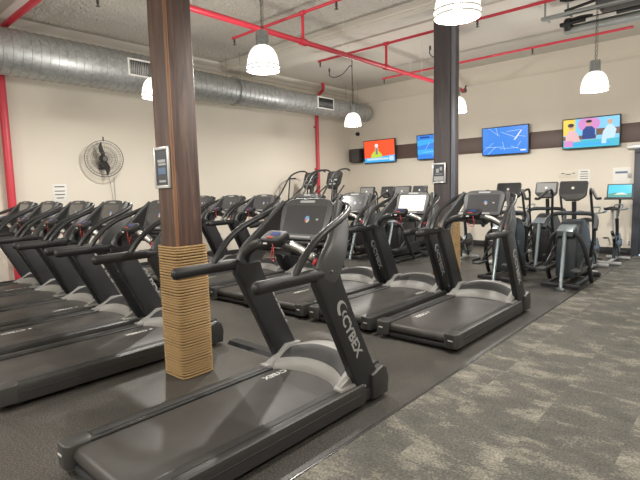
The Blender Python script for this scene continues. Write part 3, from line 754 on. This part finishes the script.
t = tag(empty('sprinkler_pipe', (0, 0, 0)), 'thick red pipe climbing the left wall and turning across the ceiling', 'pipe')
MB().cyl((-9.5, 2.64, 0), (-9.5, 2.64, 4.33), .066, 16).build('standpipe', 'pipe', t)
MB().tube([(-9.5, 2.64, 4.32), (-9.0, 2.62, 4.32), (-5.6, 2.62, 4.32)], .047, 1, 14).build('cross_pipe', 'pipe', t)
h = MB(); head(h, (-6.83, 3.15, 4.3)); h.cyl((-6.83, 2.62, 4.3), (-6.83, 3.15, 4.3), .018, 8); h.build('sprinkler_head', 'wire', t)
t = tag(empty('sprinkler_pipe', (0, 0, 0)), 'thin red vertical pipe on the left wall behind the stair climbers', 'pipe')
MB().tube([(-9.51, 10.58, .0), (-9.51, 10.58, 2), (-9.51, 10.58, 3.9), (-9.51, 10.58, 4.15), (-9.40, 10.62, 4.35), (-9.3, 10.64, 4.45), (-9.3, 10.64, ZC)], .048, 3, 12).build('standpipe', 'pipe', t)
c = MB()
for z in (.8, 2.2, 3.4): c.box((-9.55, 10.58, z), (.09, .14, .04), .004)
c.build('pipe_clamp', 'pipe', t)

# ------------------------------------------------------------------ pendant lamps
def make_lamp():
    t = empty('pendant_lamp')      # origin at rim centre
    s = MB(); outer = [(.20, 0), (.197, .06), (.187, .13), (.166, .20), (.136, .25), (.10, .283), (.074, .295)]
    inner = [(r-.006, z-.002) for r, z in outer][::-1]
    s.lathe(outer+inner, n=36); so = s.build('lamp_shade', 'shade', t, 60)
    r = MB(); r.lathe([(.196, .0), (.205, .0), (.206, .006), (.202, .010), (.196, .008)], n=36); r.lathe([(.1985, .046), (.206, .047), (.205, .057), (.1975, .057)], n=36); r.build('shade_rim', 'rim', so)
    c = MB(); c.lathe([(.001, .29), (.080, .29), (.082, .30), (.080, .32), (.074, .325), (.074, .455), (.066, .47), (.001, .475)], n=24, closed_prof=False)
    for k in range(3): c.lathe([(.0745, .34+k*.03), (.080, .342+k*.03), (.080, .350+k*.03), (.0745, .352+k*.03)], n=24)
    c.build('lamp_socket', 'zinc', t)
    b = MB(); b.lathe([(.001, .06), (.03, .065), (.05, .09), (.055, .12), (.045, .155), (.025, .19), (.022, .26), (.001, .26)], n=18, closed_prof=False); b.build('bulb', 'bulb', t)
    ch = MB(); z = .475; k = 0
    ztop = ZC-3.05
    while z < ztop-.02:
        ax = (1, 0) if k % 2 else (0, 1)
        ch.tube([(ax[0]*.011*math.cos(a), ax[1]*.011*math.cos(a), z+.021+.024*math.sin(a)) for a in [2*PI*j/8 for j in range(8)]], .0035, 1, 5, closed=True)
        z += .038; k += 1
    ch.build('chain', 'wire', t)
    q = MB(); q.tube([(.02, 0, .44), (.025, .01, .8), (.018, -.01, 1.2), (.02, 0, ztop)], .004, 4, 6); q.cyl((0, 0, ztop-.03), (0, 0, ztop), .05, 14); q.build('ceiling_rose', 'wire', t)
    return t
LM = make_lamp()
ld = bpy.data.lights.new('lamp_light', 'POINT'); ld.energy = 205; ld.color = (1, .955, .885); ld.shadow_soft_size = .05
lo = bpy.data.objects.new('lamp_light', ld); COL.objects.link(lo); lo.parent = LM; lo.location = (0, 0, .03)
lamps = [(-4.51, 4.06, 3.05, 'glowing pendant lamp left of centre, under the red pipe crossing'),
         (-1.99, 4.08, 3.06, 'largest glowing pendant lamp cut by the top edge above the far dark column'),
         (-7.02, 9.06, 3.05, 'small glowing pendant lamp in front of the duct end near the corner'),
         (-1.93, 8.72, 3.03, 'glowing pendant lamp at right, hanging below the metal track'),
         (-6.85, 3.95, 3.05, 'glowing pendant lamp half hidden behind the near timber column'),
         (-4.45, 9.10, 3.05, 'glowing pendant lamp mostly hidden behind the far dark column'),
         (.6, 4.1, 3.05, None), (.6, 8.8, 3.05, None), (-2.0, -.8, 3.05, None), (-4.5, -.8, 3.05, None), (-7.0, -.8, 3.05, None), (.6, -.8, 3.05, None)]
for i, (x, y, z, lab) in enumerate(lamps):
    o = LM if i == 0 else copy_tree(LM)
    o.location = (x, y, z)
    tag(o, lab or 'pendant lamp of the same grid beyond the edge of the picture', 'pendant lamp', 'pendant lamps in the grid' if lab else 'pendant lamps outside the picture')
def cord(pts, label):
    c = tag(empty('lamp_cord', pts[0]), label, 'cord'); p0 = V(pts[0])
    MB().tube([V(p)-p0 for p in pts], .011, 6, 6).build('cable', 'wire', c)
    MB().cyl((0, 0, -.03), (0, 0, .05), .022, 10).build('cord_plug', 'wire', c)
cord([(-7.95, 9.35, 4.52), (-7.9, 9.3, 4.38), (-7.7, 9.25, 4.30), (-7.4, 9.2, 4.32), (-7.15, 9.15, 4.45), (-7.05, 9.1, 4.40)], 'short dark cord looping from ceiling plug to the corner pendant lamp')
cord([(-5.25, 9.5, 4.52), (-5.23, 9.45, 4.40), (-5.1, 9.4, 4.30), (-4.8, 9.3, 4.34), (-4.46, 9.14, 4.42)], 'short dark cord looping from the ceiling left of the dark column')

# ------------------------------------------------------------------ hung track top right
t = tag(empty('ceiling_track', (-2.45, 8.95, 4.05)), 'grey steel track and roller assembly hung from the ceiling at top right', 'metal track')
b = MB(); b.box((2.0, 0, .04), (4.0, .16, .07), .008); b.box((2.0, .05, .10), (4.0, .03, .08), .004); b.build('lower_rail', 'zinc', t)
b = MB(); b.box((1.8, -.22, .26), (4.2, .10, .05), .006); b.build('upper_rail', 'zinc', t)
b = MB(); b.tube([(.0, -.08, .13), (.3, -.08, .15), (4.0, -.08, .15)], .032, 3, 12); b.build('drive_shaft', 'rubber', t)
b = MB(); b.lathe([(.03, -.05), (.10, -.05), (.115, -.03), (.115, .03), (.10, .05), (.03, .05)], (.06, -.03, .13), 20, True, 'x'); b.tube([(.1, -.03, .2), (.25, -.05, .21), (.42, -.06, .19)], .03, 3, 10); b.build('roller', 'rubber', t)
b = MB(); b.box((.55, -.10, .13), (.42, .06, .05), .01); b.build('roller_bracket', 'paper', t)
for x in (-.25, .10, .55, 2.5):
    b = MB(); b.box((x, -.22, .43), (.028, .028, .34), .002); b.box((x, -.10, .27), (.03, .28, .02), .002); b.build('hanger_bar', 'zinc', t)
b = MB(); b.box((2.25, .0, .41), (3.5, .55, .30), .02); b.build('motor_box', 'panel', t)
b = MB(); b.tube([(.05, -.22, .31), (.30, -.22, .34), (.60, -.22, .38)], .024, 3, 8); b.tube([(-.02, -.22, .50), (.15, -.22, .46), (.55, -.22, .50)], .024, 3, 8); b.build('cable_bundle', 'rubber', t)

# ------------------------------------------------------------------ televisions
def tv(x0, x1, z0, z1, label, polys, mats, tilt=-4):
    cx, cz, w, h = (x0+x1)/2, (z0+z1)/2, x1-x0, z1-z0
    t = tag(empty('television', (cx, YB-.13, cz)), label, 'television', 'televisions on the back wall')
    t.rotation_euler = (math.radians(-tilt), 0, 0)
    b = MB(); b.prism(rrect(w, h, .012, 3), -.02, .03, 'y', .004); b.build('casing', 'basebl', t)
    b = MB(); b.box((0, .066, 0), (.3, .09, .18), .01); b.build('wall_bracket', 'wire', t)
    s = MB(); s.mi = 0; s.prism([(-w/2+.022, -h/2+.022), (w/2-.022, -h/2+.022), (w/2-.022, h/2-.022), (-w/2+.022, h/2-.022)], -.0215, -.0195, 'y')
    W, Hh = w-.044, h-.044
    for k, (mi, pts) in enumerate(polys):
        s.mi = mi; y = -.0215-.0006*(k+1)
        s.prism([(max(-.5, min(.5, px-.5))*W, max(-.5, min(.5, py-.5))*Hh) for px, py in pts], y, y+.0006, 'y')
    s.build('screen', mats, t)
    return t
def circ(cx, cy, rx, ry, n=16, a0=0, a1=360): return [(cx+rx*math.cos(math.radians(a0+(a1-a0)*k/n)), cy+ry*math.sin(math.radians(a0+(a1-a0)*k/n))) for k in range(n)]
rect = lambda x0, y0, x1, y1: [(x0, y0), (x1, y0), (x1, y1), (x0, y1)]
TC = {k: colmat('tv_'+k, c, e) for k, c, e in [('orange', (.92, .10, .03), 1.0), ('lime', (.55, .75, .08), .9), ('skin', (.75, .42, .26), .8), ('grey', (.25, .27, .25), .8), ('blue', (.04, .24, .80), .95), ('azure', (.05, .42, .88), 1.0),
      ('pale', (.55, .75, .95), .95), ('navy', (.02, .07, .30), .8), ('yellow', (.95, .62, .05), .95), ('pink', (.70, .28, .62), .9), ('teal', (.06, .50, .66), .95), ('sky', (.22, .60, .92), .95), ('blush', (.80, .50, .52), .9), ('white', (.85, .85, .9), .9), ('black', (.03, .02, .03), .3), ('brown', (.22, .12, .08), .7)]}
tv(-8.93, -7.80, 2.345, 3.03, 'wall television showing an orange picture with a yellow-green figure', [
    (1, [(0, 0), (1, 0), (1, .30), (.6, .26), (0, .20)]), (2, rect(.08, .10, .80, .19)), (3, [(.22, .20), (.60, .22), (.58, .36), (.48, .52), (.34, .52), (.24, .36)]), (4, circ(.42, .58, .07, .11)), (5, [(.38, .36), (.46, .36), (.44, .64), (.40, .64)]), (6, circ(.42, .76, .06, .09)), (2, rect(.82, .05, .97, .25))],
   [TC[k] for k in ('orange', 'azure', 'pale', 'lime', 'skin', 'grey', 'white')])
def starlines(n, seed):
    r = random.Random(seed); out = []
    for k in range(n):
        x, y, a, l = r.uniform(.1, .9), r.uniform(.1, .9), r.uniform(0, PI), r.uniform(.15, .45); dx, dy = math.cos(a)*l/2, math.sin(a)*l/2
        nx, ny = -math.sin(a)*.004, math.cos(a)*.006
        out.append((1, [(x-dx-nx, y-dy-ny), (x+dx-nx, y+dy-ny), (x+dx+nx, y+dy+ny), (x-dx+nx, y-dy+ny)]))
    return out
tv(-7.08, -5.95, 2.345, 3.03, 'wall television with a blue picture, partly hidden behind the dark column', [(3, rect(.08, .88, .35, .95)), (2, [(0, .55), (.6, .7), (1, .6), (1, .85), (0, .8)]), (2, rect(0, .2, .5, .4))]+starlines(5, 3), [TC[k] for k in ('blue', 'pale', 'azure', 'navy')])
tv(-5.19, -4.03, 2.335, 3.03, 'wall television with blue screen and thin pale lines, second from right', starlines(12, 5)+[(3, rect(.84, .08, .96, .13)), (3, [(.70, .50), (.86, .85), (.88, .83), (.73, .49)])], [TC[k] for k in ('blue', 'pale', 'azure', 'white')])
tv(-3.29, -2.14, 2.355, 3.03, 'rightmost wall television showing three seated people on a colourful set', [
    (1, rect(0, .45, .22, 1)), (2, circ(.47, .80, .20, .26)), (8, rect(.60, .40, 1, .62)), (8, rect(0, .28, .6, .42)), (3, rect(0, 0, 1, .26)), (6, rect(.12, .06, .85, .16)),
    (4, [(.05, .20), (.32, .22), (.27, .48), (.20, .62), (.10, .62), (.04, .42)]), (5, circ(.15, .74, .05, .09)), (7, circ(.14, .80, .06, .07)),
    (9, [(.35, .30), (.58, .30), (.58, .62), (.52, .72), (.42, .72), (.36, .60)]), (5, circ(.47, .82, .045, .08)), (7, circ(.47, .89, .055, .05)),
    (10, [(.70, .22), (.92, .28), (.95, .55), (.88, .72), (.80, .72), (.72, .50)]), (5, circ(.84, .82, .045, .08)), (10, rect(.70, .10, .78, .30)), (11, rect(.02, .05, .18, .26))],
   [TC[k] for k in ('sky', 'yellow', 'pink', 'teal', 'blush', 'skin', 'azure', 'black', 'brown', 'navy', 'pale', 'pink')])

# ------------------------------------------------------------------ wall things
def plate(name, x, y, z, w, h, label, cat, m='paper', wall='back', marks=()):
    t = tag(empty(name, (x, y, z)), label, cat)
    b = MB()
    if wall == 'back': b.box((0, 0, 0), (w, .006, h), .001)
    else: b.box((0, 0, 0), (.006, w, h), .001)
    b.build('sheet', m, t)
    k = MB()
    for cx, cz, cw, ch in marks:
        if wall == 'back': k.box((cx*w, -.0035, cz*h), (cw*w, .002, ch*h))
        else: k.box((.0035, cx*w, cz*h), (.002, cw*w, ch*h))
    if marks: k.build('print', bluep if 'blue' in label else 'inset', t)
    return t
plate('poster', -2.12, YB-.0032, 1.66, .33, .48, 'white poster with blue heading on the back wall beside the door', 'poster', marks=[(0, .28, .7, .09)])
plate('paper_notice', -2.85, YB-.0032, 1.72, .24, .34, 'small pale printed notice on the back wall below the rightmost television', 'notice', marks=[(0, .36, .6, .05), (0, .2, .7, .04), (0, .05, .7, .04), (0, -.1, .7, .04)])
t = plate('wall_sign', -3.2, YB-.0032, 1.80, .38, .16, 'small low oval-lettered sign on the back wall above the elliptical trainers', 'sign', 'wall', marks=[(-.25, .1, .2, .1), (.05, -.05, .3, .1), (.35, .1, .15, .1)])
plate('wall_outlet', -1.93, YB-.0032, .26, .08, .12, 'white outlet plate low on the back wall by the door', 'outlet', marks=[(0, .2, .4, .2), (0, -.2, .4, .2)])
plate('wall_thermostat', -1.97, YB-.02, 1.72, .06, .10, 'small grey switch on the back wall by the door frame', 'switch', 'greyprint')
plate('paper_notice', XL+.0032, 3.46, 1.66, .25, .32, 'paper notice on the left wall between fan and red pipes', 'notice', wall='left', marks=[(0, .35, .7, .06), (0, .1, .7, .05), (0, -.1, .7, .05), (0, -.3, .5, .05)])
t = tag(empty('door_closer', (-1.85, YB-.06, 2.32)), 'grey metal box above the door frame at right', 'door closer'); MB().box((0, 0, 0), (.34, .08, .09), .012).build('closer_body', 'frame', t); MB().box((.15, -.03, -.03), (.2, .02, .02), .004).build('closer_arm', 'wire', t)
t = tag(empty('wall_speaker', (-9.2, YB-.14, 2.60)), 'black box loudspeaker in the corner beside the orange television', 'speaker')
MB().box((0, 0, 0), (.34, .22, .42), .02).build('speaker_cabinet', 'basebl', t); MB().box((0, -.113, 0), (.29, .008, .37), .003).build('speaker_grille', 'wire', t); MB().box((-.05, .12, 0), (.06, .06, .06), .004).build('speaker_bracket', 'wire', t)
t = tag(empty('security_camera', (-9.25, YB-.04, 3.28)), 'tiny black dome on the back wall above the loudspeaker', 'camera')
MB().lathe([(.001, -.07), (.04, -.055), (.055, -.02), (.06, .04), (.001, .04)], n=16, closed_prof=False, axis='y').build('dome', 'basebl', t)
t = tag(empty('wall_conduit', (XL+.015, 4.5, 0)), 'thin pale vertical cable conduit on the left wall under the fan', 'conduit'); MB().cyl((0, 0, .15), (0, 0, 1.95), .009, 8).build('conduit_tube', 'pale', t)

# ------------------------------------------------------------------ wall fan
FY, FZ = 4.20, 2.29
t = tag(empty('wall_fan', (XL+.30, FY, FZ)), 'large wire-caged wall fan with dark blades on the left wall', 'fan')
t.rotation_euler = (0, math.radians(4), math.radians(-14)); t.scale = (.88, .88, .88)
b = MB(); b.lathe([(.385, -.01), (.40, -.01), (.40, .01), (.385, .01)], n=48, axis='x')
for sgn in (-1, 1):
    n_ = 40
    for k in range(n_):
        a = 2*PI*k/n_; c_, s_ = math.cos(a), math.sin(a)
        b.tube([(sgn*.10+.02, c_*.05, s_*.05), (sgn*.105+.01, c_*.20, s_*.20), (sgn*.08, c_*.32, s_*.32), (0, c_*.392, s_*.392)], .0015, 2, 4)
    for r, x in ((.14, .115), (.25, .098), (.34, .062)): b.lathe([(r-.003, sgn*x-.003), (r+.003, sgn*x-.003), (r+.003, sgn*x+.003), (r-.003, sgn*x+.003)], n=36, axis='x')
b.build('wire_cage', 'wire', t)
b = MB(); b.lathe([(.001, .115), (.05, .115), (.06, .10), (.06, .09), (.001, .09)], n=20, closed_prof=False, axis='x'); b.build('cage_badge', 'cap', t)
for k in range(2):
    rs = []
    a0 = math.radians(97+180*k)
    for i in range(7):
        r = .05+.31*i/6; w_ = .045+.085*math.sin(PI*min(1, (i+.8)/6.3)); off = a0+.16*math.sin(i/6*PI)
        c_ = V((0, math.cos(off)*r, math.sin(off)*r)); tg = V((0, -math.sin(off), math.cos(off)))*.8+V((.55, 0, 0)); tg.normalize(); nn = V((.8, 0, 0))-tg*.4
        rs.append([c_+tg*x*w_/2+nn*y*.003 for x, y in ((-1, -1), (1, -1), (1, 1), (-1, 1))])
    MB().rings(rs).build('fan_blade', 'basebl', t, 50)
b = MB(); b.lathe([(.001, .05), (.045, .04), (.05, -.02), (.001, -.02)], n=18, closed_prof=False, axis='x'); b.build('hub', 'cap', t)
b = MB(); b.lathe([(.001, -.02), (.06, -.02), (.085, -.05), (.085, -.17), (.06, -.20), (.001, -.20)], n=22, closed_prof=False, axis='x'); b.build('motor', 'wire', t)
b = MB(); b.tube([(-.16, 0, -.02), (-.2, 0, -.12), (-.27, 0, -.14)], .02, 3, 8); b.box((-.285, 0, -.14), (.02, .14, .2), .004); b.build('wall_mount', 'wire', t)
b = MB(); b.tube([(0, 0, .39), (.0, 0, .46)], .016, 1, 8, round_ends=True); b.build('cage_clip', 'cap', t)
b = MB(); b.tube([(-.2, .06, -.14), (-.26, .14, -.5), (-.27, .2, -1.0)], .004, 4, 6); b.build('pull_cord', 'wire', t)

# ------------------------------------------------------------------ floor cable cover
t = tag(empty('cable_cover', (-3.64, 3.06, 0)), 'flat black cable cover on the floor between the near treadmills', 'cable cover')
MB().prism([(-.075, 0), (-.05, .035), (.05, .035), (.075, 0)], -.40, .68, bev=.004).build('ramp', 'plastic', t)

# ------------------------------------------------------------------ world, camera, view
w = bpy.data.worlds.new('daylight'); S.world = w; w.use_nodes = True
bg = w.node_tree.nodes['Background']; bg.inputs[0].default_value = (.55, .75, 1, 1); bg.inputs[1].default_value = 2.6
cd = bpy.data.cameras.new('camera'); cam = bpy.data.objects.new('camera', cd); COL.objects.link(cam); S.camera = cam
cd.sensor_width = 36; cd.lens = 479.53/640*36; cd.clip_start = .05; cd.clip_end = 100
yaw, pit, rol = .73253, .10543, -.02619
f = V((-math.sin(yaw)*math.cos(pit), math.cos(yaw)*math.cos(pit), -math.sin(pit))); r = V((math.cos(yaw), math.sin(yaw), 0)); u = r.cross(f)
r2 = r*math.cos(rol)+u*math.sin(rol); u2 = -r*math.sin(rol)+u*math.cos(rol)
mw = Matrix.Identity(4)
for i in range(3): mw[i][0], mw[i][1], mw[i][2] = r2[i], u2[i], -f[i]
mw[2][3] = 1.6
cam.matrix_world = mw
S.view_settings.view_transform = 'Standard'; S.view_settings.look = 'None'; S.view_settings.gamma = 1; S.view_settings.use_curve_mapping = False
S.view_settings.exposure = .0
